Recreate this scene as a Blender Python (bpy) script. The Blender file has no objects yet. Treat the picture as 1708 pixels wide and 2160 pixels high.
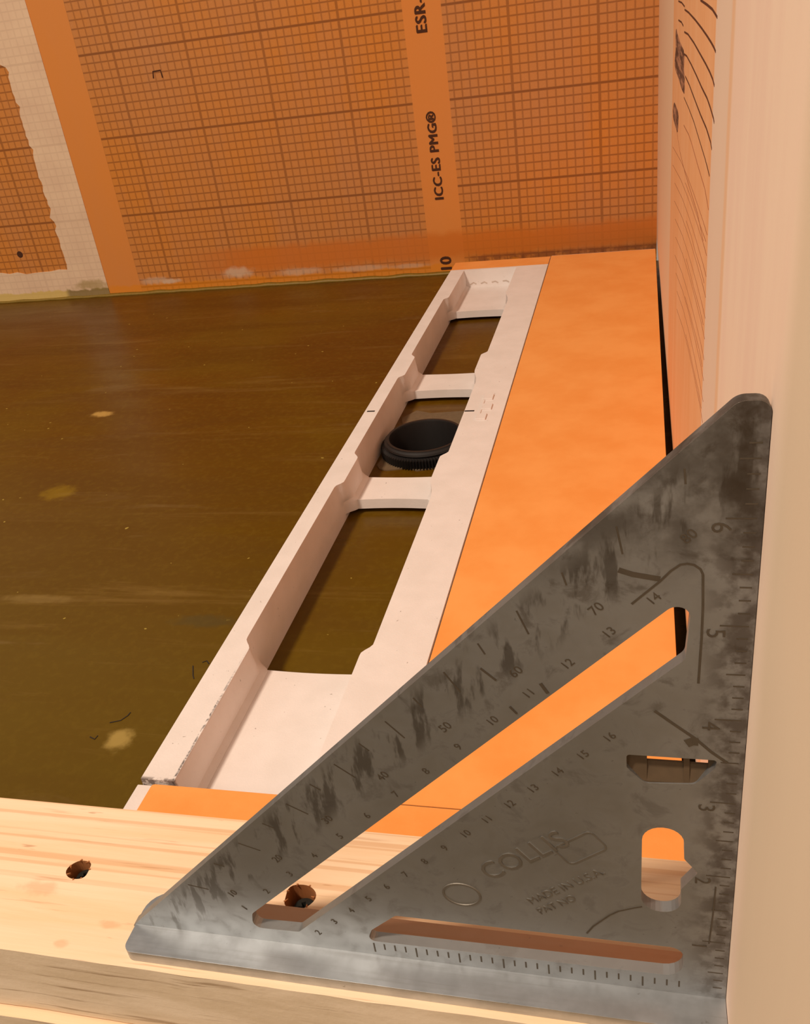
import bpy, bmesh, math, random
from mathutils import Vector, Matrix, noise
random.seed(7)
S = 0.0254                      # everything below is laid out in inches
C = bpy.context.scene.collection

# ------------------------------------------------------------------ camera
F_PX = 1919.44
cam_d = bpy.data.cameras.new('camera'); cam = bpy.data.objects.new('camera', cam_d); C.objects.link(cam)
CAMR = [[0.968362, -0.249545, -0.001403], [0.215874, 0.834855, 0.506374], [-0.125192, -0.490656, 0.862313]]
CAMP = [-0.8883, -6.1664, 9.7745]
right = Vector([r[0] for r in CAMR]); fwd = Vector([r[1] for r in CAMR]); up = Vector([r[2] for r in CAMR])
m = Matrix((right, up, -fwd)).transposed().to_4x4()
m.translation = Vector(CAMP) * S
cam.matrix_world = m
cam_d.sensor_fit = 'HORIZONTAL'; cam_d.sensor_width = 36; cam_d.lens = F_PX / 1708 * 36
cam_d.clip_start = 0.01
bpy.context.scene.camera = cam

# ------------------------------------------------------------------ world, lights, exposure
w = bpy.data.worlds.new('world'); bpy.context.scene.world = w; w.use_nodes = True
w.node_tree.nodes['Background'].inputs[0].default_value = (1.0, 0.82, 0.67, 1)
w.node_tree.nodes['Background'].inputs[1].default_value = 0.33
def area(name, loc, target, size, power, col):
    d = bpy.data.lights.new(name, 'AREA'); d.shape = 'DISK'; d.size = size * S; d.energy = power; d.color = col
    o = bpy.data.objects.new(name, d); C.objects.link(o); o.location = Vector(loc) * S
    o.rotation_euler = (Vector(target) - Vector(loc)).to_track_quat('-Z', 'Y').to_euler()
    return o
area('ceiling_lamp', (-34, -26, 74), (-34, -26, 0), 9, 44.5, (1.0, 0.81, 0.64))
area('front_fill', (-16, -34, 30), (-6, 0, 0), 14, 2.1, (1.0, 0.82, 0.66))  # unseen fill light added to brighten the curb front
vs = bpy.context.scene.view_settings
vs.view_transform = 'Standard'; vs.look = 'None'; vs.exposure = 0.0; vs.gamma = 1.0; vs.use_curve_mapping = False
bpy.context.scene.display_settings.display_device = 'sRGB'

# ------------------------------------------------------------------ node helpers
def lin(r, g, b):
    f = lambda c: (c / 255 / 12.92) if c <= 10 else ((c / 255 + 0.055) / 1.055) ** 2.4
    return (f(r), f(g), f(b), 1)
class NT:
    def __init__(s, name, rough=0.7, metal=0.0, spec=0.5):
        s.mat = bpy.data.materials.new(name); s.mat.use_nodes = True; s.t = s.mat.node_tree
        s.b = s.t.nodes['Principled BSDF']; s.b.inputs['Roughness'].default_value = rough
        s.b.inputs['Metallic'].default_value = metal; s.b.inputs['Specular IOR Level'].default_value = spec
        tc = s.t.nodes.new('ShaderNodeTexCoord')
        v = s.t.nodes.new('ShaderNodeVectorMath'); v.operation = 'SCALE'; v.inputs[3].default_value = 1 / S
        s.t.links.new(tc.outputs['Object'], v.inputs[0]); s.co = v.outputs[0]      # object space, inches
        sp = s.t.nodes.new('ShaderNodeSeparateXYZ'); s.t.links.new(s.co, sp.inputs[0])
        s.x, s.y, s.z = sp.outputs
    def _in(s, sock, v):
        if isinstance(v, (int, float)): sock.default_value = v
        elif isinstance(v, (tuple, list)): sock.default_value = v
        else: s.t.links.new(v, sock)
    def m(s, op, a, b=0.0, c=0.0, clamp=False):
        n = s.t.nodes.new('ShaderNodeMath'); n.operation = op; n.use_clamp = clamp
        s._in(n.inputs[0], a); s._in(n.inputs[1], b); s._in(n.inputs[2], c); return n.outputs[0]
    def add(s, a, b): return s.m('ADD', a, b)
    def mul(s, a, b): return s.m('MULTIPLY', a, b)
    def mx(s, a, b): return s.m('MAXIMUM', a, b)
    def inv(s, a): return s.m('SUBTRACT', 1.0, a)
    def ss(s, v, lo, hi, a=0.0, b=1.0):
        n = s.t.nodes.new('ShaderNodeMapRange'); n.interpolation_type = 'SMOOTHSTEP'
        s._in(n.inputs[0], v); n.inputs[1].default_value = lo; n.inputs[2].default_value = hi
        n.inputs[3].default_value = a; n.inputs[4].default_value = b; return n.outputs[0]
    def band(s, v, lo, hi, e=0.02):
        return s.mul(s.ss(v, lo - e, lo + e), s.ss(v, hi - e, hi + e, 1.0, 0.0))
    def scale(s, sx, sy, sz, off=(0, 0, 0)):
        n = s.t.nodes.new('ShaderNodeMapping'); s.t.links.new(s.co, n.inputs[0])
        n.inputs['Scale'].default_value = (sx, sy, sz); n.inputs['Location'].default_value = off; return n.outputs[0]
    def noise(s, sc, det=4, rough=0.55, co=None, dist=0.0):
        n = s.t.nodes.new('ShaderNodeTexNoise'); s.t.links.new(co if co is not None else s.co, n.inputs['Vector'])
        n.inputs['Scale'].default_value = sc; n.inputs['Detail'].default_value = det
        n.inputs['Roughness'].default_value = rough; n.inputs['Distortion'].default_value = dist; return n.outputs['Fac']
    def mix(s, f, a, b, mode='MIX'):
        n = s.t.nodes.new('ShaderNodeMix'); n.data_type = 'RGBA'; n.blend_type = mode
        s._in(n.inputs[0], f); s._in(n.inputs[6], a); s._in(n.inputs[7], b); return n.outputs[2]
    def blob(s, a, ca, ra, b, cb, rb, jag=0.35, nsc=3.0):
        da = s.m('DIVIDE', s.m('SUBTRACT', a, ca), ra); db = s.m('DIVIDE', s.m('SUBTRACT', b, cb), rb)
        d = s.m('SQRT', s.add(s.mul(da, da), s.mul(db, db)))
        d = s.add(d, s.mul(s.m('SUBTRACT', s.noise(nsc, 5), 0.5), jag * 2.5))
        return s.ss(d, 0.45, 1.3, 1.0, 0.0)
    def col(s, c): s._in(s.b.inputs['Base Color'], c)
    def rgh(s, c): s._in(s.b.inputs['Roughness'], c)
    def bump(s, h, strength=0.3, dist=0.01):
        n = s.t.nodes.new('ShaderNodeBump'); n.inputs['Strength'].default_value = strength
        n.inputs['Distance'].default_value = dist * S; s._in(n.inputs['Height'], h)
        s.t.links.new(n.outputs[0], s.b.inputs['Normal'])
def plain(name, c, rough=0.7, metal=0.0, c2=None, sc=1.5):
    n = NT(name, rough, metal)
    if c2:
        k = n.noise(1.0, 6, 0.7, n.scale(sc, sc * 0.35, sc * 4)); n.col(n.mix(n.ss(k, 0.42, 0.62), c, c2)); return n.mat
    k = n.noise(6, 4); n.col(n.mix(n.ss(k, 0.3, 0.7), c, tuple(x * 0.85 for x in c[:3]) + (1,))); return n.mat

# ------------------------------------------------------------------ mesh helpers
def link(name, bm, mat, parent=None, org=(0, 0, 0), smooth=False, auto=None):
    me = bpy.data.meshes.new(name)
    bmesh.ops.recalc_face_normals(bm, faces=bm.faces)
    for v in bm.verts: v.co = (v.co - Vector(org)) * S
    if auto:
        bm.normal_update()
        for f in bm.faces: f.smooth = True
        for e in bm.edges:
            if len(e.link_faces) != 2 or e.calc_face_angle(0) > math.radians(auto): e.smooth = False
    if smooth:
        for f in bm.faces: f.smooth = True
    bm.to_mesh(me); bm.free()
    for mt in (mat if isinstance(mat, (list, tuple)) else [mat]): me.materials.append(mt)
    o = bpy.data.objects.new(name, me); C.objects.link(o)
    o.location = Vector(org) * S
    if parent is not None:
        o.parent = parent; o.location = Vector(org) * S - parent.location
    return o
def tag(o, label=None, cat=None, group=None, kind=None):
    if label: o['label'] = label
    if cat: o['category'] = cat
    if group: o['group'] = group
    if kind: o['kind'] = kind
    return o
def thing(name, loc, label, cat, group=None):
    o = bpy.data.objects.new(name, None); C.objects.link(o); o.empty_display_size = 0.02
    o.location = Vector(loc) * S
    return tag(o, label, cat, group)
def box(bm, x0, x1, y0, y1, z0, z1, mi=0):
    vs_ = [bm.verts.new((x, y, z)) for z in (z0, z1) for y in (y0, y1) for x in (x0, x1)]
    for f in ((0, 2, 3, 1), (4, 5, 7, 6), (0, 1, 5, 4), (2, 6, 7, 3), (0, 4, 6, 2), (1, 3, 7, 5)):
        fc = bm.faces.new([vs_[i] for i in f]); fc.material_index = mi
def bevel(o, w_, seg=2, ang=40):
    md = o.modifiers.new('bevel', 'BEVEL'); md.width = w_ * S; md.segments = seg
    md.limit_method = 'ANGLE'; md.angle_limit = math.radians(ang); md.harden_normals = False
    return o
def slab(bm, outer, holes, P, t0, t1):
    """polygon with holes in 2-D, thickness t0..t1, P(a,b,t)->3-D"""
    for t in (t0, t1):
        edges = []
        for lp in [outer] + holes:
            vv = [bm.verts.new(P(a, b, t)) for a, b in lp]
            edges += [bm.edges.new((vv[i], vv[(i + 1) % len(vv)])) for i in range(len(vv))]
        bmesh.ops.triangle_fill(bm, use_beauty=True, use_dissolve=False, edges=edges)
    for lp in [outer] + holes:
        a_ = [bm.verts.new(P(a, b, t0)) for a, b in lp]; b_ = [bm.verts.new(P(a, b, t1)) for a, b in lp]
        n = len(lp)
        for i in range(n): bm.faces.new((a_[i], a_[(i + 1) % n], b_[(i + 1) % n], b_[i]))
    bmesh.ops.remove_doubles(bm, verts=bm.verts, dist=1e-5)
def rounded(pts, rad, n=5):
    """fillet every corner of a polygon; rad a number or list"""
    out = []; N = len(pts)
    for i in range(N):
        p = Vector(pts[i]); a = Vector(pts[i - 1]); b = Vector(pts[(i + 1) % N])
        r = rad[i] if isinstance(rad, (list, tuple)) else rad
        if r <= 0: out.append(tuple(p)); continue
        u = (a - p).normalized(); v = (b - p).normalized()
        h = math.acos(max(-1, min(1, u.dot(v)))) / 2
        d = min(r / math.tan(h), 0.49 * (a - p).length, 0.49 * (b - p).length); r = d * math.tan(h)
        c = p + (u + v).normalized() * (r / math.sin(h))
        s0 = p + u * d - c; s1 = p + v * d - c
        a0 = math.atan2(s0.y, s0.x); da = math.atan2(s1.y, s1.x) - a0
        while da > math.pi: da -= 2 * math.pi
        while da < -math.pi: da += 2 * math.pi
        for k in range(n + 1):
            q = a0 + da * k / n; out.append((c.x + r * math.cos(q), c.y + r * math.sin(q)))
    return out
def lathe(bm, prof, cx, cy, n=64, close=False):
    rings = [[bm.verts.new((cx + r * math.cos(2 * math.pi * i / n), cy + r * math.sin(2 * math.pi * i / n), z)) for i in range(n)] for r, z in prof]
    for a, b in zip(rings, rings[1:] + ([rings[0]] if close else [])):
        for i in range(n): bm.faces.new((a[i], a[(i + 1) % n], b[(i + 1) % n], b[i]))
    return rings
def ribbon(bm, pts, wd, P, t0=0.0, t1=0.004):
    """thin raised stroke along 2-D points"""
    L_, R_ = [], []
    for i, p in enumerate(pts):
        a = Vector(pts[max(0, i - 1)]); b = Vector(pts[min(len(pts) - 1, i + 1)]); d = (b - a).normalized()
        nrm = Vector((-d.y, d.x)); ww = wd[i] if isinstance(wd, (list, tuple)) else wd
        L_.append(Vector(p) + nrm * ww / 2); R_.append(Vector(p) - nrm * ww / 2)
    loop = [tuple(q) for q in L_] + [tuple(q) for q in reversed(R_)]
    n = len(loop); top = [bm.verts.new(P(a, b, t1)) for a, b in loop]; bot = [bm.verts.new(P(a, b, t0)) for a, b in loop]
    k = len(pts)
    for i in range(k - 1): bm.faces.new((top[i], top[i + 1], top[n - 2 - i], top[n - 1 - i]))
    for i in range(n): bm.faces.new((bot[i], bot[(i + 1) % n], top[(i + 1) % n], top[i]))
def text(name, s, size, M4, mat, parent, ext=0.003, bold=0.0, sp=1.0):
    cu = bpy.data.curves.new('t', 'FONT'); cu.body = s; cu.size = size; cu.extrude = ext
    cu.space_character = sp; cu.align_x = 'CENTER'; cu.align_y = 'CENTER'; cu.resolution_u = 3
    t = bpy.data.objects.new('t', cu); C.objects.link(t)
    dg = bpy.context.evaluated_depsgraph_get(); dg.update()
    me = bpy.data.meshes.new_from_object(t.evaluated_get(dg)); bpy.data.objects.remove(t); bpy.data.curves.remove(cu)
    if bold:
        b2 = bmesh.new(); b2.from_mesh(me)
        for q_, (dx, dy) in enumerate(((bold, 0), (-bold, 0), (0, bold * 0.7))):
            m2 = me.copy(); m2.transform(Matrix.Translation((dx, dy, 0.002 * (q_ + 1)))); b2.from_mesh(m2); bpy.data.meshes.remove(m2)
        b2.to_mesh(me); b2.free()
    me.name = name; me.transform(M4)
    org = sum((v.co for v in me.vertices), Vector()) / max(1, len(me.vertices))
    for v in me.vertices: v.co = (v.co - org) * S
    me.materials.clear(); me.materials.append(mat)
    o = bpy.data.objects.new(name, me); C.objects.link(o); o.location = org * S
    if parent is not None: o.parent = parent; o.location = org * S - parent.location
    return o
def basis(origin, xa, ya):
    xa = Vector(xa).normalized(); ya = Vector(ya).normalized(); za = xa.cross(ya)
    M_ = Matrix((xa, ya, za)).transposed().to_4x4(); M_.translation = Vector(origin); return M_

ZF, ZC, D = -3.06, -1.81, 40.1          # floor, foam-board top, back wall
YB, YF = 1.868, -0.465                  # curb back and front
CX, CY = -7.58, 19.62                   # drain centre

# ------------------------------------------------------------------ materials
ORANGE = lin(242, 148, 72)
def mat_fleece():
    n = NT('orange_fleece', 0.85, spec=0.25)
    a = n.noise(0.7, 5); b = n.noise(60, 2)
    c = n.mix(n.ss(a, 0.3, 0.72), lin(242, 166, 90), lin(236, 154, 76))
    c = n.mix(n.mul(n.ss(b, 0.5, 0.8), 0.18), c, lin(246, 178, 110))
    n.col(c); n.bump(b, 0.25, 0.006); return n.mat
def mat_foam(marks=True):
    n = NT('white_foam' if marks else 'board_foam', 0.75, spec=0.35)
    a = n.noise(1.1, 4); b = n.noise(28, 3)
    c = n.mix(n.ss(a, 0.3, 0.7), lin(233, 226, 223), lin(226, 219, 215))
    spk = n.ss(n.noise(9, 2), 0.745, 0.77)
    c = n.mix(n.mul(spk, 0.55), c, lin(120, 105, 95))
    if not marks:
        n.col(c); n.bump(b, 0.35, 0.012); return n.mat
    # graphite line rubbed along the left lip of the trough, and grime at the near cut
    line = n.mul(n.band(n.x, -8.965, -8.925, 0.012), n.mul(n.ss(n.y, 5.5, 8.2, 1.0, 0.0), n.ss(n.noise(9, 5, 0.7), 0.42, 0.56)))
    line = n.mul(line, n.ss(n.z, -2.1, -1.95))
    c = n.mix(n.mul(line, 0.8), c, lin(60, 52, 50))
    cut = n.mul(n.ss(n.y, 4.07, 4.14, 1.0, 0.0), n.ss(n.noise(8, 4), 0.40, 0.55))
    c = n.mix(n.mul(cut, 0.75), c, lin(80, 66, 60))
    n.col(c); n.bump(b, 0.35, 0.012); return n.mat
def mat_wood():
    n = NT('pine', 0.62, spec=0.3)
    g = n.noise(1.0, 6, 0.6, n.scale(0.16, 2.6, 2.6, (0.3, 0, 0)), 0.3)
    g2 = n.noise(1.0, 4, 0.6, n.scale(0.5, 14, 14))
    rings = n.noise(1.0, 2, 0.5, n.scale(0.035, 7.5, 7.5, (3, 0, 0)))
    c = n.mix(n.ss(g, 0.35, 0.7), lin(243, 216, 184), lin(236, 203, 163))
    late = n.mul(n.ss(rings, 0.52, 0.60), n.ss(n.y, 0.35, 0.95, 0.15, 1.0))
    c = n.mix(n.mul(late, 0.42), c, lin(203, 150, 98))
    c = n.mix(n.mul(n.ss(g2, 0.60, 0.72), 0.4), c, lin(176, 120, 74))
    flk = n.noise(1.0, 3, 0.6, n.scale(1.0, 7, 7, (5, 1, 0)))
    c = n.mix(n.mul(n.ss(flk, 0.66, 0.74), 0.5), c, lin(168, 104, 62))
    # pitch spots
    for px, py, r in ((-7.45, 0.05, 0.10), (-7.95, -0.28, 0.09), (-8.7, 0.45, 0.2)):
        c = n.mix(n.mul(n.blob(n.x, px, r * 1.4, n.y, py, r * 0.6, 0.6, 6), 0.35), c, lin(206, 146, 100))
    n.col(c); n.bump(g2, 0.25, 0.012); return n.mat
def mat_wood_side():
    n = NT('weathered_pine_edge', 0.75, spec=0.25)
    a = n.noise(1.0, 6, 0.6, n.scale(0.5, 3, 3)); b = n.noise(1.0, 4, 0.6, n.scale(0.4, 12, 12, (2, 0, 0)))
    f = n.noise(14, 4)
    c = n.mix(n.ss(a, 0.3, 0.7), lin(240, 222, 196), lin(218, 198, 168))
    c = n.mix(n.mul(n.ss(b, 0.58, 0.70), 0.6), c, lin(138, 106, 70))
    c = n.mix(n.mul(n.ss(f, 0.62, 0.74), 0.3), c, lin(228, 208, 170))
    n.col(c); n.bump(f, 0.3, 0.012); return n.mat
def mat_floor():
    n = NT('sealed_floor', 0.3, spec=0.22)
    a = n.noise(0.10, 5, 0.55, None, 0.6); b = n.noise(1.0, 6, 0.6, n.scale(0.10, 0.5, 0.3), 0.4); f = n.noise(5, 5, 0.6)
    c = n.mix(n.ss(a, 0.35, 0.68), lin(92, 58, 3), lin(98, 72, 6))
    c = n.mix(n.mul(n.ss(b, 0.40, 0.66), 0.5), c, lin(88, 52, 4))
    c = n.mix(n.mul(n.ss(f, 0.45, 0.7), 0.22), c, lin(124, 98, 26))
    c = n.mix(n.mul(n.ss(n.add(n.y, n.mul(a, 16)), 12, 34, 1, 0), 0.5), c, lin(88, 74, 8))
    # scuffs
    for ang, o_ in ((0.5, 1.0), (-0.7, 6.0), (0.15, 11.0)):
        mp = n.t.nodes.new('ShaderNodeMapping'); n.t.links.new(n.co, mp.inputs[0]); mp.inputs['Rotation'].default_value = (0, 0, ang); mp.inputs['Scale'].default_value = (0.07, 0.8, 1); mp.inputs['Location'].default_value = (o_, o_, 0)
        q = n.noise(1.0, 6, 0.7, mp.outputs[0], 0.5); c = n.mix(n.mul(n.ss(q, 0.58, 0.74), 0.22), c, lin(150, 122, 66))
    sc = n.noise(1.0, 5, 0.65, n.scale(0.16, 0.9, 1, (4, 2, 0)), 0.8)
    c = n.mix(n.mul(n.ss(sc, 0.60, 0.74), 0.28), c, lin(128, 106, 66))
    spk = n.ss(n.noise(3.3, 1.5), 0.755, 0.775)
    c = n.mix(n.mul(spk, 0.6), c, lin(190, 170, 80))
    for px, py, rx, ry, k, cc in ((-11.55, 6.16, 0.30, 0.33, 0.5, (196, 170, 96)), (-10.1, 8.1, 0.18, 0.2, 0.3, (170, 150, 100)),
                                  (-21.5, 23.3, 0.5, 0.28, 0.7, (206, 168, 90)), (-19.6, 16.9, 0.6, 0.5, 0.3, (170, 140, 20)),
                                  (-16.6, 11.0, 1.2, 0.2, 0.2, (170, 146, 90)), (-11.4, 10.3, 0.9, 0.25, 0.45, (70, 66, 40))):
        c = n.mix(n.mul(n.blob(n.x, px, rx, n.y, py, ry, 0.5, 4), k), c, lin(*cc))
    n.col(c); n.rgh(n.ss(b, 0.3, 0.7, 0.26, 0.42)); n.bump(n.noise(0.9, 4), 0.12, 0.03); return n.mat
G, GX, GZ = 3.937, -26.298, 1.271
def grid_mask(n):
    u = n.m('DIVIDE', n.m('SUBTRACT', n.x, GX), G / 10); v = n.m('DIVIDE', n.m('SUBTRACT', n.z, GZ), G / 10)
    def lines(q, w0, w1):
        d = n.m('PINGPONG', n.add(q, 1000), 0.5); fine = n.ss(d, w0, w0 + 0.13, 1, 0)
        D_ = n.mul(n.m('PINGPONG', n.m('DIVIDE', n.add(q, 1000), 10), 0.5), 10); bold = n.ss(D_, w1, w1 + 0.13, 1, 0)
        return fine, bold
    f1, b1 = lines(u, 0.03, 0.10); f2, b2 = lines(v, 0.02, 0.07)
    fine = n.mx(n.mul(f1, 0.58), n.mul(f2, 0.8)); bold = n.mx(n.mul(b1, 0.72), b2)
    return n.mx(fine, bold)
def wall_base(n):
    a = n.noise(0.13, 4); b = n.noise(1.0, 5, 0.6, n.scale(0.5, 1, 0.12)); f = n.noise(25, 2)
    c = n.mix(n.ss(a, 0.3, 0.7), lin(200, 134, 74), lin(212, 134, 50))
    c = n.mix(n.mul(n.ss(b, 0.45, 0.7), 0.35), c, lin(194, 136, 90))
    return n.mix(n.mul(n.ss(f, 0.45, 0.75), 0.15), c, lin(232, 166, 106))
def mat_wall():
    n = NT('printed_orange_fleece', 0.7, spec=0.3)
    c = wall_base(n); g = grid_mask(n)
    pl = n.mx(n.band(n.x, -30.32, -28.24), n.band(n.x, -11.42, -9.61))
    c0 = n.mix(n.mul(pl, 0.7), c, lin(226, 144, 68))
    g = n.mul(g, n.inv(pl))
    nz = n.mul(n.m('SUBTRACT', n.noise(1.2, 4), 0.5), 0.7); zz = n.add(n.z, nz)
    smear = n.mul(n.band(zz, -2.25, -0.95, 0.3), n.ss(n.add(n.x, n.mul(nz, 4)), -26, -21.5))
    g = n.mul(g, n.inv(n.mul(smear, 0.85)))
    c0 = n.mix(n.mul(smear, 0.7), c0, lin(206, 112, 28))
    c0 = n.mix(n.mul(g, 0.66), c0, lin(96, 44, 12))
    # grime where the mesh shows at the bottom right, brighter yellow along the base
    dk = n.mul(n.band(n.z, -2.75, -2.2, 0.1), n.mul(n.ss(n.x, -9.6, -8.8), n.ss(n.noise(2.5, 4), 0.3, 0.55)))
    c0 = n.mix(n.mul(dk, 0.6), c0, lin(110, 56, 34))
    yel = n.mul(n.ss(zz, -2.62, -2.45, 1, 0), n.ss(n.x, -32, -29.5))
    c0 = n.mix(n.mul(yel, 0.6), c0, lin(228, 140, 6))
    for px, pz, rx, rz, k in ((-27.2, -2.35, 0.9, 0.22, 0.55), (-26.3, -2.45, 0.6, 0.14, 0.8), (-22.2, -2.2, 0.9, 0.3, 0.75),
                              (-18.6, -2.4, 1.4, 0.2, 0.5), (-15.2, -2.45, 1.6, 0.16, 0.45), (-12.6, -2.5, 1.0, 0.12, 0.4)):
        c0 = n.mix(n.mul(n.blob(n.x, px, rx, n.z, pz, rz, 0.45, 3), k), c0, lin(214, 186, 158))
    # screw dimple and a pencil tick
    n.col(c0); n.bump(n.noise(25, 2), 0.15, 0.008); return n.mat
def mat_tape():
    n = NT('grey_sealing_fleece', 0.75, spec=0.3)
    g = grid_mask(n); a = n.noise(0.5, 5)
    c = n.mix(n.ss(a, 0.3, 0.7), lin(236, 208, 176), lin(226, 196, 166))
    c = n.mix(n.mul(g, 0.16), c, lin(130, 90, 70))
    nz = n.mul(n.m('SUBTRACT', n.noise(1.5, 4), 0.5), 0.6); zz = n.add(n.z, nz)
    yel = n.ss(zz, -2.62, -2.5, 1, 0)
    c = n.mix(n.mul(yel, 0.8), c, n.mix(n.ss(n.x, -33.2, -32.8), lin(214, 186, 96), lin(120, 100, 30)))
    ol = n.mul(n.blob(n.x, -31.3, 1.2, n.z, -2.35, 0.3, 0.6, 2.5), 0.6)
    c = n.mix(ol, c, lin(150, 126, 50))
    n.col(c); return n.mat
def mat_rightwall():
    n = NT('right_wall_board', 0.75, spec=0.25)
    a = n.noise(0.8, 5); v = n.noise(1.0, 5, 0.6, n.scale(0.6, 0.9, 0.15))
    white = n.mix(n.ss(v, 0.35, 0.65), lin(252, 228, 206), lin(248, 220, 200))
    pat = n.mix(n.ss(v, 0.3, 0.7), lin(246, 190, 142), lin(242, 178, 124))
    yy = n.add(n.y, n.mul(n.m('SUBTRACT', n.noise(1.5, 3), 0.5), 0.12))
    c = n.mix(n.band(yy, 7.3, 22.4, 0.1), white, pat)
    c = n.mix(n.mul(n.band(yy, 22.3, 60, 0.2), 0.8), c, lin(238, 204, 170))
    c = n.mix(n.mul(n.band(yy, 4.55, 5.0, 0.14), 0.6), c, lin(236, 184, 132))
    # plasterboard paper nearer the camera
    c = n.mix(n.ss(yy, -0.75, -0.1, 0.8, 0), c, lin(232, 212, 184))
    c = n.mix(n.mul(n.band(yy, 4.95, 7.3, 0.1), 0.8), c, lin(238, 212, 190))
    n.col(c); n.bump(n.noise(20, 3), 0.2, 0.006); return n.mat
def mat_plate():
    n = NT('oxidised_aluminium', 0.5, 0.85, 0.5)
    a = n.noise(0.55, 6, 0.6); b = n.noise(3.2, 6, 0.62, None, 0.5); f = n.noise(14, 5, 0.6)
    c = n.mix(n.ss(a, 0.3, 0.7), lin(160, 164, 167), lin(147, 150, 151))
    c = n.mix(n.mul(n.ss(b, 0.52, 0.68), n.ss(n.z, 1.5, 6.5, 0.25, 0.6)), c, lin(92, 84, 72))
    # fingered grime along the long edge, the rule edge and the tip
    h = n.m('SUBTRACT', n.add(n.x, 7.2), n.z)           # distance in from the long edge (x sqrt2)
    sm = n.noise(1.0, 4, 0.6, n.scale(5.5, 1, 1.3, (1.3, 0, 0.2)))
    e = n.mul(n.band(h, 0.10, 0.75, 0.15), n.ss(sm, 0.50, 0.60))
    c = n.mix(n.mul(e, 0.62), c, lin(70, 62, 50))
    r = n.mul(n.ss(n.x, -0.5, -0.12), n.ss(n.noise(4.5, 5), 0.40, 0.60))
    c = n.mix(n.mul(r, 0.65), c, lin(74, 62, 50))
    tip = n.mul(n.ss(n.z, 5.3, 6.1), n.ss(n.noise(2.2, 5), 0.36, 0.60))
    c = n.mix(n.mul(tip, 0.6), c, lin(70, 62, 52))
    c = n.mix(n.mul(n.ss(f, 0.66, 0.74), 0.45), c, lin(60, 54, 44))
    bounce = n.ss(n.z, 0.2, 1.6, 1, 0)  # lighter towards the fence: bounced light painted into the plate colour
    c = n.mix(n.mul(bounce, 0.25), c, lin(160, 164, 164))
    n.col(c); n.rgh(n.ss(b, 0.3, 0.7, 0.48, 0.56)); n.bump(f, 0.12, 0.006); return n.mat
def mat_fence():
    n = NT('worn_bright_aluminium', 0.36, 0.9, 0.5)
    s_ = n.noise(1.0, 5, 0.6, n.scale(0.5, 16, 16)); a = n.noise(4, 5)
    c = n.mix(n.ss(a, 0.3, 0.7), lin(188, 194, 200), lin(174, 179, 184))
    c = n.mix(n.mul(n.ss(s_, 0.5, 0.7), 0.3), c, lin(140, 140, 140))
    c = n.mix(n.mul(n.mul(n.ss(n.y, 0.1, 0.14), n.ss(n.x, -6.4, -6.2)), 0.85), c, lin(190, 136, 92))  # brown on the back half paints the warm wood reflection into the metal
    sp = n.ss(n.noise(6, 3), 0.70, 0.76); c = n.mix(n.mul(sp, 0.5), c, lin(110, 104, 96))
    n.col(c); n.rgh(n.ss(s_, 0.3, 0.7, 0.38, 0.44)); n.bump(s_, 0.1, 0.004); return n.mat
M_foam2 = mat_foam(False)
M_fleece, M_foam, M_wood, M_side, M_floor = mat_fleece(), mat_foam(), mat_wood(), mat_wood_side(), mat_floor()
M_wall, M_tape, M_rw, M_plate, M_fence = mat_wall(), mat_tape(), mat_rightwall(), mat_plate(), mat_fence()
M_ink = plain('black_ink', lin(76, 40, 16), 0.9)
M_faint = plain('faint_print', lin(176, 112, 74), 0.8)
M_line = plain('printed_line', lin(92, 44, 16), 0.8)
M_smudge = plain('smudged_ink', lin(84, 50, 34), 0.8, 0, lin(186, 134, 104))
M_stamp = plain('stamped_recess', lin(98, 90, 78), 0.62, 0.6)
M_edge = plain('highlit_edge_aluminium', lin(206, 200, 190), 0.48, 0.85)  # brighter colour on the bevels paints in the edge highlight
M_ledge = plain('brown_recess', lin(92, 76, 56), 0.7, 0.3)  # dark brown metal for the hole ledge
M_raise = plain('raised_aluminium', lin(134, 130, 122), 0.6, 0.8)
M_pencil = plain('pencil', lin(38, 30, 28), 0.8)
M_black = plain('black_plastic', lin(30, 27, 26), 0.5)
M_dark = plain('cavity_shade', lin(14, 11, 9), 0.9)  # near-black colour in place of shade in deep openings
M_screw = plain('dark_screw_steel', lin(70, 74, 70), 0.35, 0.8)
M_grey = plain('grey_mortar', lin(112, 92, 66), 0.85)
M_faintgrey = plain('faint_grey', lin(206, 190, 178), 0.8)
M_bead = plain('olive_primer_bead', lin(138, 110, 34), 0.5)
M_holewood = plain('bored_pine', lin(168, 108, 60), 0.8)

# ------------------------------------------------------------------ structure
def hole_circle(cx, cy, r, n=40): return [(cx + r * math.cos(2 * math.pi * i / n), cy + r * math.sin(2 * math.pi * i / n)) for i in range(n)]
bm = bmesh.new()
slab(bm, [(-60, -24), (0.44, -24), (0.44, D), (-60, D)], [hole_circle(CX, CY, 1.30)], lambda a, b, t: (a, b, t), ZF - 0.75, ZF)
tag(link('floor', bm, M_floor), 'dark olive brown sealed subfloor with scuffs around the drain', kind='structure')
bm = bmesh.new(); box(bm, -60, -0.10, D, D + 0.5, ZF - 0.75, 24)
wall_b = tag(link('wall_back', bm, M_wall), 'orange grid-printed waterproofing board wall', kind='structure')
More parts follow.
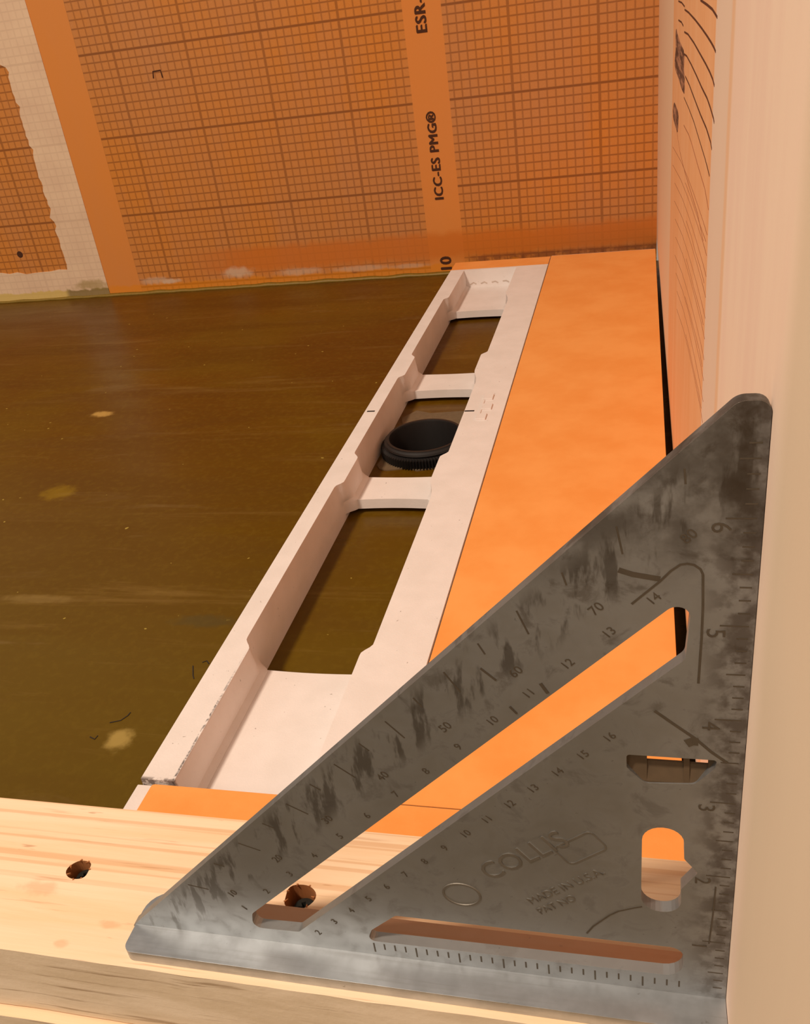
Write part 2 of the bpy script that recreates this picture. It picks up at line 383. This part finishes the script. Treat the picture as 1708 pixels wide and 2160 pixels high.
# grey sealing tape: irregular L-shaped band lying on the back wall
def jag(a, b, n, amp, seed):
    out = []
    for i in range(n + 1):
        p = Vector(a).lerp(Vector(b), i / n); q = noise.noise(Vector((i * 0.55, seed, 0))) * amp
        d = (Vector(b) - Vector(a)).normalized(); out.append((p.x - d.y * q, p.y + d.x * q))
    return out
outer = [(-60, ZF), (-30.3, ZF), (-30.3, 24), (-60, 24), (-60, 10.2)] + jag((-36, 10.2), (-32.75, 9.3), 8, 0.3, 1) + \
    jag((-32.5, 9.1), (-32.5, -1.3), 44, 0.22, 5)[:-1] + jag((-32.55, -1.38), (-60, -1.45), 50, 0.3, 9)
bm = bmesh.new(); slab(bm, outer, [], lambda a, b, t: (a, D - t, b), 0.0, 0.03)
tag(link('sealing_tape', bm, M_tape, wall_b), 'pale fleece sealing tape band')
# primer bead along the foot of the wall
bm = bmesh.new(); prev = None
for i in range(241):
    x = -60 + 59.9 * i / 240; h = 0.16 + 0.06 * noise.noise(Vector((x * 0.9, 0, 0))); dp = 0.14 + 0.05 * noise.noise(Vector((x * 1.3, 4, 0)))
    ring = [bm.verts.new((x, D, ZF)), bm.verts.new((x, D, ZF + h)), bm.verts.new((x, D - dp * 0.6, ZF + h * 0.5)), bm.verts.new((x, D - dp, ZF))]
    if prev:
        for k in range(4): bm.faces.new((prev[k], prev[(k + 1) % 4], ring[(k + 1) % 4], ring[k]))
    prev = ring
tag(link('primer_bead', bm, M_bead, wall_b, smooth=True), 'olive yellow primer bead at the wall foot')
PW = lambda a, b, t: (a, D - t, b)
bw = lambda x, z: basis((x, D - 0.012, z), (0, 0, 1), (-1, 0, 0))
text('print', 'ICC-ES PMG\u00ae', 0.63, bw(-10.56, 2.73), M_ink, wall_b, bold=0.028, sp=1.1)
text('print', 'ESR-2467', 0.72, bw(-10.56, 9.65), M_ink, wall_b, bold=0.03, sp=1.1)
text('print', '210', 0.82, bw(-10.56, -2.75), M_ink, wall_b, bold=0.028)
bm = bmesh.new(); ribbon(bm, [(-24.45, 7.72), (-24.4, 8.02), (-23.98, 8.04), (-23.95, 7.7)], 0.07, PW, 0, 0.012)
link('pencil_tick', bm, M_ink, wall_b)
bm = bmesh.new(); lathe(bm, [(0.001, 0.012), (0.16, 0.012), (0.19, 0)], 0, 0, 20)
for v in bm.verts: v.co = Vector((v.co.x - 35.3, D - v.co.z, v.co.y - 0.33))
link('fastener_spot', bm, M_ink, wall_b)

# right wall: slightly out of square, board stops just above the floor foam
xw = lambda y: 0.006 if y <= 0 else 0.006 + y * 0.0037 if y < 8 else 0.07 - 0.0043 * y
bm = bmesh.new()
ys = [-9, 0, 8, 20, 30, D]
fr = [[bm.verts.new((xw(y), y, z)) for y in ys] for z in (-1.93, 24)]; bk = [[bm.verts.new((xw(y) + 0.6, y, z)) for y in ys] for z in (-1.93, 24)]
for i in range(len(ys) - 1):
    bm.faces.new((fr[0][i], fr[0][i + 1], fr[1][i + 1], fr[1][i])); bm.faces.new((bk[0][i + 1], bk[0][i], bk[1][i], bk[1][i + 1]))
    bm.faces.new((fr[0][i], bk[0][i], bk[0][i + 1], fr[0][i + 1])); bm.faces.new((fr[1][i + 1], bk[1][i + 1], bk[1][i], fr[1][i]))
bm.faces.new((fr[0][0], fr[1][0], bk[1][0], bk[0][0])); bm.faces.new((fr[0][-1], bk[0][-1], bk[1][-1], fr[1][-1]))
wall_r = tag(link('wall_right', bm, M_rw), 'pale board wall with salmon printed panel beside the square', kind='structure')
bm = bmesh.new(); box(bm, 0.45, 0.6, -9, D, ZF - 0.75, -1.93)  # near-black strip stands for the shade in the gap
tag(link('gap_shade_1', bm, M_dark), 'dark strip painted as shade in the gap under the right wall board', kind='structure')
# printed lines on the right wall, points are (y, z) on the wall
WLINES = [([(10.766, 9.118), (9.196, 9.11), (8.127, 9.095), (7.52, 9.067), (7.122, 9.047)], 0.034), ([(16.042, 8.778), (14.379, 8.794), (12.076, 8.781), (10.22, 8.754), (8.976, 8.727), (8.153, 8.703), (7.53, 8.683), (7.174, 8.661)], 0.034), ([(19.347, 8.826), (17.527, 8.853), (16.072, 8.831)], 0.034), ([(15.963, 8.37), (14.428, 8.42), (12.285, 8.416), (10.522, 8.385), (9.056, 8.36), (8.203, 8.335), (7.554, 8.309), (7.176, 8.27)], 0.034), ([(19.127, 8.436), (17.486, 8.476), (16.477, 8.452)], 0.034), ([(15.886, 7.962), (14.741, 8.015), (12.952, 8.015), (11.227, 7.995), (9.771, 7.969), (8.539, 7.964), (7.839, 7.93), (7.134, 7.891), (6.942, 7.862)], 0.034), ([(15.084, 7.612), (13.458, 7.622), (11.397, 7.59), (9.882, 7.57), (8.459, 7.573), (7.486, 7.538), (7.23, 7.496)], 0.034), ([(15.44, 7.174), (13.482, 7.215), (11.608, 7.226), (9.833, 7.18), (8.506, 7.15), (7.467, 7.107)], 0.022), ([(15.259, 6.657), (13.274, 6.775), (12.221, 6.795), (10.097, 6.765), (8.395, 6.764), (7.409, 6.671)], 0.022), ([(18.869, 6.027), (16.775, 5.875), (14.378, 5.883), (11.761, 5.987), (9.836, 6.069), (8.301, 6.013)], 0.022), ([(21.193, 5.265), (16.105, 5.778), (13.347, 5.988), (11.357, 6.116), (9.807, 6.202), (8.549, 6.261), (7.498, 6.304)], 0.013), ([(14.034, 5.727), (11.851, 5.897), (10.274, 5.991), (8.947, 6.067), (7.734, 6.151)], 0.013), ([(20.988, 4.833), (15.974, 5.406), (13.247, 5.647), (11.274, 5.797), (9.736, 5.899), (8.486, 5.972), (7.44, 6.025)], 0.013), ([(19.423, 4.666), (15.136, 5.182), (12.721, 5.4), (10.938, 5.536), (9.526, 5.628), (8.363, 5.694), (7.381, 5.742)], 0.013), ([(13.271, 5.144), (11.377, 5.31), (10.084, 5.371), (8.725, 5.489), (7.763, 5.53)], 0.013), ([(19.393, 4.218), (15.094, 4.797), (12.674, 5.048), (10.886, 5.206), (9.471, 5.316), (8.306, 5.395), (7.321, 5.454)], 0.013), ([(18.725, 3.91), (14.712, 4.491), (12.418, 4.745), (10.709, 4.907), (9.347, 5.02), (8.219, 5.102), (7.261, 5.163)], 0.013), ([(12.922, 4.478), (11.263, 4.626), (9.871, 4.746), (8.592, 4.874), (7.626, 4.936)], 0.013), ([(18.229, 3.576), (14.418, 4.169), (12.215, 4.431), (10.563, 4.599), (9.238, 4.717), (8.138, 4.803), (7.2, 4.868)], 0.013), ([(18.479, 3.05), (14.528, 3.733), (12.26, 4.04), (10.566, 4.241), (9.213, 4.383), (8.091, 4.488), (7.138, 4.568)], 0.013), ([(12.983, 3.678), (11.109, 3.935), (9.596, 4.131), (8.36, 4.277), (7.528, 4.309)], 0.013), ([(17.556, 2.844), (13.998, 3.483), (11.91, 3.77), (10.329, 3.958), (9.053, 4.091), (7.987, 4.19), (7.075, 4.264)], 0.013), ([(16.855, 2.598), (13.58, 3.208), (11.626, 3.484), (10.131, 3.664), (8.915, 3.791), (7.892, 3.885), (7.011, 3.956)], 0.013), ([(12.353, 3.088), (10.691, 3.325), (9.444, 3.459), (8.236, 3.625), (7.39, 3.678)], 0.013), ([(16.715, 2.185), (13.476, 2.833), (11.538, 3.129), (10.052, 3.323), (8.843, 3.462), (7.824, 3.565), (6.946, 3.643)], 0.013)]
for k, (pts, wd) in enumerate(WLINES):
    bm = bmesh.new(); ribbon(bm, pts, wd, lambda a, b, t: (xw(a) - t, a, b), 0, 0.004)
    link('printed_line', bm, M_line if k < 8 else M_faint, wall_r)
SMUDGES = [([(20.4, 8.177), (20.682, 8.043), (20.639, 7.926), (20.471, 7.788), (20.401, 7.703), (20.765, 7.539), (20.946, 7.402), (20.865, 7.301), (20.374, 7.253), (19.276, 7.25), (18.261, 7.248), (17.29, 7.221), (16.363, 7.213), (15.539, 7.239)], [(20.063, 8.196), (19.432, 8.118), (18.435, 8.069), (16.914, 8.038), (16.076, 8.022), (15.718, 7.938), (15.679, 7.842), (15.764, 7.747), (15.723, 7.676), (15.53, 7.606), (15.34, 7.537), (15.265, 7.433), (15.283, 7.331), (15.307, 7.265)]), ([(20.898, 6.415), (21.37, 6.277), (21.598, 6.132), (21.513, 6.027), (21.001, 5.98), (19.946, 5.997), (19.232, 6.021), (18.629, 6.025)], [(20.535, 6.459), (19.588, 6.496), (18.496, 6.528), (17.937, 6.499), (18.013, 6.387), (18.025, 6.268), (18.061, 6.19), (18.32, 6.07)])]
for lf, rt in SMUDGES:
    bm = bmesh.new(); n = len(lf)
    rows = [[bm.verts.new((xw(y) - t, y, z)) for (y, z), t in ((lf[i], 0), (lf[i], 0.004), (rt[i], 0.004), (rt[i], 0))] for i in range(n)]
    for a, b in zip(rows, rows[1:]):
        for k in range(3): bm.faces.new((a[k], a[k + 1], b[k + 1], b[k]))
    link('ink_smudge', bm, M_smudge, wall_r)

# ------------------------------------------------------------------ wooden curb
H1, H2 = (-8.31, 0.79, 0.165), (-5.09, 0.76, 0.20)
def wavy_front(y, amp, n=140, x0=-34, x1=0.0):
    return [(x0 + (x1 - x0) * i / n, y + amp * noise.noise(Vector((x0 + (x1 - x0) * i / n * 1.0, 3, i * 0.31)))) for i in range(n + 1)]
curb = thing('curb_board', (-8, 0.7, -1.24), 'pale pine curb board under the metal square, with two bored screw holes', 'board')
bm = bmesh.new(); edge = wavy_front(YF, 0.018)
hs = [[(cx + r * (1 + 0.10 * math.sin(3 * a + cx)) * math.cos(a), cy + r * (1 + 0.1 * math.cos(2 * a)) * math.sin(a)) for a in [2 * math.pi * i / 28 for i in range(28)]] for cx, cy, r in (H1, H2)]
slab(bm, edge + [(0.0, YB), (-34, YB)], hs, lambda a, b, t: (a, b, t), -1.24, 0)
for f in bm.faces:
    c = f.calc_center_median()
    if c.y < YF + 0.05 and abs(f.normal.z) < 0.5: f.material_index = 1
    elif -1.2 < c.z < -0.05 and YF + 0.1 < c.y < YB - 0.1 and -9 < c.x < -4: f.material_index = 2
bm.normal_update()
for f in bm.faces:
    c = f.calc_center_median()
    if c.y < YF + 0.05 and abs(f.normal.z) < 0.5: f.material_index = 1
bevel(link('plank', bm, [M_wood, M_side, M_holewood], curb), 0.03, 2)
lower = thing('lower_curb_board', (-8, 0.7, ZF), 'weathered board beneath the pine curb, only its front lip showing', 'board')
bm = bmesh.new(); edge = wavy_front(YF - 0.14, 0.012)
slab(bm, edge + [(0.0, YB), (-34, YB)], [], lambda a, b, t: (a, b, t), ZF, -1.275)
bm.normal_update()
for f in bm.faces:
    if f.calc_center_median().y < YF and abs(f.normal.z) < 0.5: f.material_index = 1
bevel(link('plank', bm, [M_wood, M_side], lower), 0.04, 2)
def screw(cx, cy, z, r, label):
    t = thing('wood_screw', (cx, cy, z - 0.9), label, 'screw', 'screws in the curb board')
    bm = bmesh.new()
    rings = lathe(bm, [(0.055, z - 0.85), (0.06, z - 0.12), (r, z - 0.01), (r, z)], cx, cy, 24)
    # cross recess in the head
    cr = []
    for k in range(4):
        a = k * math.pi / 2 + 0.4
        for da, rr in ((-0.35, 0.62), (0.35, 0.62), (math.pi / 4, 0.2)):
            cr.append((cx + rr * r * math.cos(a + da), cy + rr * r * math.sin(a + da)))
    top = rings[-1]
    inner = [bm.verts.new((x, y, z)) for x, y in cr]
    e = [bm.edges.get((top[i], top[(i + 1) % 24])) for i in range(24)] + [bm.edges.new((inner[i], inner[(i + 1) % 12])) for i in range(12)]
    bmesh.ops.triangle_fill(bm, use_beauty=True, edges=e)
    low = [bm.verts.new((cx + (x - cx) * 0.7, cy + (y - cy) * 0.7, z - 0.06)) for x, y in cr]
    for i in range(12): bm.faces.new((inner[i], inner[(i + 1) % 12], low[(i + 1) % 12], low[i]))
    bm.faces.new(low)
    link('head_and_shank', bm, M_screw, t)
screw(H1[0] + 0.03, H1[1] + 0.01, -0.15, 0.115, 'dark screw sunk in the left bored hole of the pine curb')
screw(H2[0] + 0.02, H2[1] + 0.01, -0.22, 0.14, 'dark screw sunk in the hole seen through the square\u2019s slot')
# torn fibres round the holes
bm = bmesh.new()
for cx, cy, r in (H1, H2):
    for k in range(7):
        a = 2 * math.pi * k / 7 + random.random() * 0.3; l = random.uniform(0.02, 0.07)
        p0 = (cx + r * math.cos(a), cy + r * math.sin(a)); p1 = (p0[0] - l * math.cos(a + random.uniform(-1, 1)), p0[1] - l * math.sin(a + random.uniform(-1, 1)))
        ribbon(bm, [p0, p1], [0.025, 0.006], lambda q, b_, t: (q, b_, t - 0.02), 0.0, 0.03)
tag(link('torn_fibres', bm, M_holewood, curb), kind='stuff')

# ------------------------------------------------------------------ orange foam boards
def board(name, x0, x1, y0, y1, label, face=None, z=ZC):
    t = thing(name, ((x0 + x1) / 2, (y0 + y1) / 2, ZF), label, 'foam board')
    bm = bmesh.new(); box(bm, x0, x1, y0, y1, ZF, z - 0.03); bevel(link('foam_core', bm, M_foam2, t), 0.02, 1)
    fx0, fx1, fy0, fy1 = face or (x0, x1, y0, y1)
    bm = bmesh.new()
    n = max(4, int((fx1 - fx0 + fy1 - fy0) * 1.0))
    slab(bm, rounded([(fx0, fy0), (fx1, fy0), (fx1, fy1), (fx0, fy1)], 0.06, 3), [], lambda a, b, t_: (a, b, t_), z - 0.028, z)
    bevel(link('fleece_face', bm, M_fleece, t), 0.012, 2)
    return t
board('foam_board', -9.6, -0.2, YB + 0.02, 3.96, 'narrow orange foam board strip between pine curb and drain tray', (-9.3, -0.2, YB + 0.02, 3.96))
board('foam_board', -4.97, -0.2, 4.0, 37.8, 'large orange foam board right of the drain tray, along the right wall', (-4.97, -0.2, 4.0, 37.66), z=ZC - 0.02)
board('foam_board', -9.58, -5.0, 36.25, 37.62, 'short orange foam board strip behind the far end of the drain tray', (-9.58, -5.0, 36.25, 37.5))

# ------------------------------------------------------------------ white drain tray
tray = thing('drain_channel_tray', (-7.3, 20.1, ZF), 'long white foam linear drain tray with three openings', 'drain tray')
ZT, ZU = ZC - 0.80, ZC - 1.10
OPEN = [(8.1, 15.55), (17.0, 23.45), (25.1, 32.3)]
def step(y, a, b): 
    t = max(0.0, min(1.0, (y - a) / (b - a))); return t * t * (3 - 2 * t)
bm = bmesh.new()
ys = set([4.06, 36.2])
for a, b in OPEN:
    for k in range(13): ys.add(round(a - 0.55 + 1.1 * k / 12, 3)); ys.add(round(b - 0.85 + 1.2 * k / 12, 3))
    ys.add(round(b - 1.25, 3))
ys = sorted(ys)
for side, xo in ((-1, -9.58), (1, -5.0)):
    rows = []
    for y in ys:
        wt = wb = 0.0
        for a, b in OPEN:
            if side < 0: wt = max(wt, step(y, a - 0.32, a + 0.06) * (1 - step(y, b - 0.62, b - 0.32)))
            else: wt = max(wt, step(y, a - 0.32, a + 0.02) * (1 - step(y, b - 1.2, b - 0.1)))
            wb = max(wb, step(y, a - 0.10, a + 0.30) * (1 - step(y, b - 0.30, b + 0.08)))
        if side < 0:
            xt = -8.92 - 0.19 * wt; xm = xt + 0.05 - 0.03 * wb; xb = -8.74 - 0.33 * wb; xc_ = -8.87 - 0.20 * wb
        else:
            xt = -6.45 + 0.20 * wt; xm = xt - 0.04; xb = -6.70 + 0.40 * wb; xc_ = -6.58 + 0.30 * wb
        xm2 = xm + (xc_ - xm) * 0.35
        rows.append([bm.verts.new(q) for q in ((xo, y, ZF), (xo, y, ZC), (xt, y, ZC), ((xt * 2 + xm) / 3, y, ZC - 0.2), (xm, y, ZC - 0.42), (xm2, y, ZC - 0.58), (xc_, y, ZT + 0.09), (xb, y, ZT + 0.012), (xb, y, ZU + 0.01), (-9.07 if side < 0 else -6.28, y, ZU + 0.01), (-9.07 if side < 0 else -6.28, y, ZF))])
    for a, b in zip(rows, rows[1:]):
        for k in range(11): bm.faces.new((a[k], a[(k + 1) % 11], b[(k + 1) % 11], b[k]))
    bm.faces.new(rows[0]); bm.faces.new(list(reversed(rows[-1])))
# floor webs between the openings, corners filleted
webs = [(4.06, 8.1), (15.55, 17.0), (23.45, 25.1), (32.3, 36.2)]
for i, (a, b) in enumerate(webs):                 # edges bow in a little towards the middle
    n = 12; XL, XR = -9.25, -6.10
    e0 = [(XL + (XR - XL) * k / n, a + (0.10 * math.sin(math.pi * k / n) if i else 0)) for k in range(n + 1)]
    e1 = [(XR - (XR - XL) * k / n, b - (0.07 * math.sin(math.pi * k / n) if i < 3 else 0)) for k in range(n + 1)]
    slab(bm, e0 + e1, [], lambda p, q, t: (p, q, t), ZU, ZT)
box(bm, -9.2, -6.1, 36.03, 36.2, ZF, ZC - 0.002)
tb = link('tray_body', bm, M_foam, tray, auto=38)
# pencil centre marks
for x0, x1, y in ((-9.5, -9.24, 20.02), (-6.24, -5.93, 19.84)):
    bm = bmesh.new(); box(bm, x0, x1, y - 0.045, y + 0.045, ZC - 0.002, ZC + 0.004); link('pencil_mark', bm, M_pencil, tray)
# moulded block marks on the wide flange
for k, (y, x) in enumerate(((20.85, -5.62), (20.08, -5.56), (19.33, -5.64))):
    bm = bmesh.new(); box(bm, x - 0.16, x + 0.16, y - 0.2, y + 0.2, ZC - 0.01, ZC + 0.055)
    if k == 1: box(bm, x - 0.22, x - 0.14, y - 0.55, y + 0.55, ZC - 0.01, ZC + 0.03)
    bevel(link('moulded_mark', bm, M_foam, tray), 0.01, 1)
for k in range(4):
    bm = bmesh.new(); x = -8.55 + k * 0.52
    ribbon(bm, [(x - 0.14, ZT + 0.10 + 0.03 * k), (x + 0.03, ZT + 0.20), (x + 0.16, ZT + 0.12)], 0.06, lambda a, b, t: (a, 36.03 - t, b), 0, 0.01)
    link('moulded_mark', bm, M_faintgrey, tray)

# ------------------------------------------------------------------ drain pipe
pipe = thing('drain_pipe', (CX, CY, ZF), 'black plastic drain pipe stub in the middle opening', 'pipe')
bm = bmesh.new()
lathe(bm, [(1.13, -9), (1.13, -2.56), (1.15, -2.50), (1.23, -2.50), (1.24, -2.54), (1.31, -2.58), (1.33, -2.64), (1.29, -2.67), (1.27, -2.70), (1.27, -9)], CX, CY, 72, True)
link('collar', bm, M_black, pipe, auto=30)
bm = bmesh.new(); n = 180; prev = None
for i in range(n + 1):
    a = 2 * math.pi * (i % n) / n; R = 1.45 if i % 2 else 1.36
    ring = [bm.verts.new((CX + r_ * math.cos(a), CY + r_ * math.sin(a), z)) for r_, z in ((1.28, -2.70), (R - 0.03, -2.72), (R, -2.76), (R, -3.04), (1.28, -3.055))]
    if prev:
        for k in range(4): bm.faces.new((prev[k], prev[k + 1], ring[k + 1], ring[k]))
    prev = ring
link('ribbed_ring', bm, M_black, pipe)
bm = bmesh.new(); box(bm, CX - 1.2, CX + 1.2, CY - 1.2, CY + 1.2, -9.2, -9); link('pipe_bottom', bm, M_dark, pipe)
# mortar smeared round the pipe
def irregular(cx, cy, rx, ry, seed, amp=0.25, n=40):
    return [(cx + rx * (1 + amp * noise.noise(Vector((2.2 * math.cos(a), 2.2 * math.sin(a), seed)))) * math.cos(a), cy + ry * (1 + amp * noise.noise(Vector((2.2 * math.cos(a), 2.2 * math.sin(a), seed + 3)))) * math.sin(a)) for a in [2 * math.pi * i / n for i in range(n)]]
bm = bmesh.new(); slab(bm, irregular(CX, CY, 1.53, 1.53, 2.0, 0.30), [hole_circle(CX, CY, 1.34)], lambda a, b, t: (a, b, t), ZF, ZF + 0.04)
slab(bm, [(-8.7, 21.1), (-7.6, 21.25), (-6.3, 21.2), (-6.1, 22.3), (-6.9, 22.55), (-8.0, 22.45), (-8.55, 22.7), (-8.95, 22.1)], [], lambda a, b, t: (a, b, t), ZF, ZF + 0.05)
tag(link('mortar_smear', bm, M_grey), 'grey mortar smeared on the floor around the drain pipe', 'mortar', kind='stuff')
# hairs and crumbs on the floor
def hair(pts, label):
    bm = bmesh.new(); ribbon(bm, pts, 0.022, lambda a, b, t: (a, b, ZF + t), 0.0, 0.012)
    tag(link('hair', bm, M_pencil), label, 'hair')
hair([(-12.01, 6.62), (-11.79, 6.71), (-11.7, 6.87), (-11.69, 6.97)], 'curved dark hair on the floor above the pale blotch')
hair([(-10.92, 8.6), (-10.77, 8.27), (-10.7, 8.16)], 'short straight dark hair on the floor left of the tray')
hair([(-12.24, 6.17), (-12.09, 6.11), (-12.08, 6.22)], 'tiny curled dark hair left of the pale floor blotch')
hair([(-10.74, 8.73), (-10.66, 8.8), (-10.55, 8.69)], 'tiny bent hair on the floor beside the tray lip')

# ------------------------------------------------------------------ speed square
sq = thing('speed_square', (-3.4, 0.05, 0), 'grey aluminium triangular framing square standing on the pine curb', 'framing square')
PP = lambda a, b, t: (a, t, b)
TH = 0.125
outer = rounded([(-7.06, 0.10), (0.0, 0.10), (0.0, 7.05), (-0.22, 7.05)], [0.03, 0, 0.10, 0.14], 6)
diag = rounded([(-5.35, 0.40), (-4.76, 0.42), (-0.52, 4.74), (-0.49, 5.24), (-0.62, 5.29), (-5.30, 0.66)], [0.12, 0.06, 0.12, 0.10, 0.12, 0.10], 5)
low_ = rounded([(-3.92, 0.42), (-0.44, 0.47), (-0.44, 0.94), (-3.52, 0.93), (-3.84, 0.62)], [0.09, 0.2, 0.14, 0.08, 0.08], 5)
moon = rounded([(-1.0, 3.62), (-0.22, 3.62), (-0.24, 3.52), (-0.40, 3.31), (-0.84, 3.28), (-1.0, 3.46)], [0.03, 0.03, 0.05, 0.08, 0.1, 0.05], 4)
key = rounded([(-0.86, 2.71), (-0.48, 2.71), (-0.47, 2.30), (-0.34, 2.12), (-0.49, 1.86), (-0.48, 1.49), (-0.87, 1.49)], [0.19, 0.19, 0.05, 0.04, 0.05, 0.19, 0.19], 6)
bm = bmesh.new(); slab(bm, outer, [diag, low_, moon, key], PP, 0.0, TH)
pl = bevel(link('plate', bm, [M_plate, M_edge], sq), 0.055, 3, 35); pl.modifiers['bevel'].material = 1
bm = bmesh.new()
for x0, x1, zt in ((-1.0, -0.82, 3.57), (-0.82, -0.50, 3.475), (-0.50, -0.45, 3.56), (-0.45, -0.29, 3.47), (-0.29, -0.22, 3.57)):
    q = [[bm.verts.new(p) for p in ((x, 0.012, 3.25), (x, TH - 0.01, 3.25), (x, TH - 0.01, zt), (x, TH - 0.035, zt), (x, 0.012, 3.30))] for x in (x0, x1)]
    bm.faces.new(q[0]); bm.faces.new(list(reversed(q[1])))
    for k in range(5): bm.faces.new((q[0][k], q[0][(k + 1) % 5], q[1][(k + 1) % 5], q[1][k]))
link('hole_ledge', bm, M_ledge, sq)
fpoly = rounded([(-6.98, -0.37), (0.0, -0.37), (0.0, 0.49), (-6.98, 0.49)], [0.12, 0.02, 0.02, 0.3], 6)
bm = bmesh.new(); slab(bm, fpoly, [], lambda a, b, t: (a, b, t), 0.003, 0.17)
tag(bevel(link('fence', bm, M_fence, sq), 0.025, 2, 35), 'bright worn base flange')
FR = -0.002
def front(x, z, ang=0):
    c, s_ = math.cos(ang), math.sin(ang); return basis((x, FR, z), (c, 0, s_), (-s_, 0, c))
for i in range(1, 7):                       # inch numbers up the rule edge, reading downwards
    text('numeral', str(i), 0.21, front(-0.30, i + 0.02, -math.pi / 2), M_stamp, sq, 0.002)
bm = bmesh.new()
for k in range(2, 54):
    z = 0.1 + k / 8; ln = 0.22 if k % 8 == 0 else 0.15 if k % 4 == 0 else 0.09
    if z < 6.8: ribbon(bm, [(-0.045, z), (-0.045 - ln, z)], 0.014, lambda a, b, t: (a, -t, b), 0, 0.002)
for k in range(28):
    x = -3.85 + k / 8; ln = 0.16 if k % 4 == 0 else 0.10
    ribbon(bm, [(x, 0.385), (x, 0.385 - ln)], 0.018, lambda a, b, t: (a, -t, b), 0, 0.002)
for k in range(10, 86, 5):                   # degree ticks on the long edge, aimed at the pivot corner
    a = math.radians(k); d = 7.17 / (math.cos(a) + math.sin(a)); ln = 0.26 if k % 10 == 0 else 0.13
    p = Vector((-math.cos(a), math.sin(a))); q0 = p * (d - 0.07) ; q1 = p * (d - 0.07 - ln)
    if q0.y > 0.35: ribbon(bm, [(q0.x, q0.y), (q1.x, q1.y)], 0.016, lambda a_, b, t: (a_, -t, b), 0, 0.002)
tag(link('graduation_ticks', bm, M_stamp, sq), kind='stuff')
def along(s_, off):                        # point s_ inches up the long edge, off inches in from it
    x = -7.17 + s_ * 0.7071 + off * 0.7071; z = s_ * 0.7071 - off * 0.7071; return x, z
for k in range(1, 9):
    x, z = along(0.9 + k * 1.0, 0.50); text('numeral', str(k * 10), 0.13, front(x, z, math.pi / 4), M_stamp, sq, 0.002)
for k in range(1, 15):
    x, z = along(1.3 + k * 0.5, 0.74); text('numeral', str(k), 0.12, front(x, z, math.pi / 4), M_stamp, sq, 0.002)
for k in range(2, 17):
    x, z = along(2.2 + (k - 2) * 0.34, 1.56)
    if x < -0.75: text('numeral', str(k), 0.12, front(x, z, math.pi / 4), M_stamp, sq, 0.002)
A = math.radians(38)
text('embossed_lettering', 'COLLIS', 0.34, front(-2.02, 2.12, A), M_raise, sq, 0.006)
text('embossed_lettering', 'MADE IN U.S.A.', 0.145, front(-1.62, 1.72, A), M_raise, sq, 0.005)
text('embossed_lettering', 'PAT NO', 0.135, front(-1.72, 1.42, A), M_raise, sq, 0.005)
bm = bmesh.new(); lathe(bm, [(0.185, 0.0), (0.19, 0.008), (0.21, 0.008), (0.215, 0)], 0, 0, 36)
for v in bm.verts: v.co = Vector((-2.72 + v.co.x, -v.co.z, 1.42 + v.co.y * 0.85))
link('embossed_emblem', bm, M_raise, sq)
bm = bmesh.new()
for a_, b_ in (((-1.05, 2.62), (-0.95, 2.72)), ((-1.3, 2.1), (-1.1, 2.3))): pass
fr_ = rounded([(-1.72, 2.28), (-1.35, 2.58), (-1.18, 2.36), (-1.55, 2.06)], 0.06, 4)
ribbon(bm, fr_ + [fr_[0]], 0.018, lambda a, b, t: (a, -t, b), 0, 0.006)
link('embossed_box', bm, M_raise, sq)
bm = bmesh.new()
SCR = [([(-1.05, 5.62), (-0.94, 5.58), (-0.73, 5.54)], 0.05), ([(-0.95, 5.29), (-0.73, 5.52), (-0.65, 5.62), (-0.58, 5.68), (-0.53, 5.69), (-0.48, 5.68), (-0.43, 5.64), (-0.41, 5.59), (-0.4, 5.28), (-0.4, 4.98), (-0.41, 4.49)], 0.02), ([(-0.76, 4.16), (-0.6, 4.02), (-0.41, 3.86), (-0.28, 3.72), (-0.14, 3.6)], 0.028), ([(-0.49, 3.8), (-0.44, 3.83), (-0.39, 3.83)], 0.09), ([(-1.42, 1.01), (-1.35, 1.14), (-1.27, 1.24), (-1.18, 1.35), (-1.09, 1.43), (-0.93, 1.51), (-0.86, 1.54)], 0.016), ([(-0.17, 1.95), (-0.18, 1.52), (-0.2, 1.07)], 0.013), ([(-2.25, 4.55), (-2.12, 4.42)], 0.02), ([(-1.73, 4.41), (-1.67, 4.3)], 0.03), ([(-2.02, 4.12), (-1.96, 4.04)], 0.02)]
for q_, (pts, wd) in enumerate(SCR): ribbon(bm, pts, wd, lambda a, b, t: (a, -t, b), 0, 0.002 + 0.0007 * q_)
tag(link('scratches', bm, M_stamp, sq), kind='stuff')
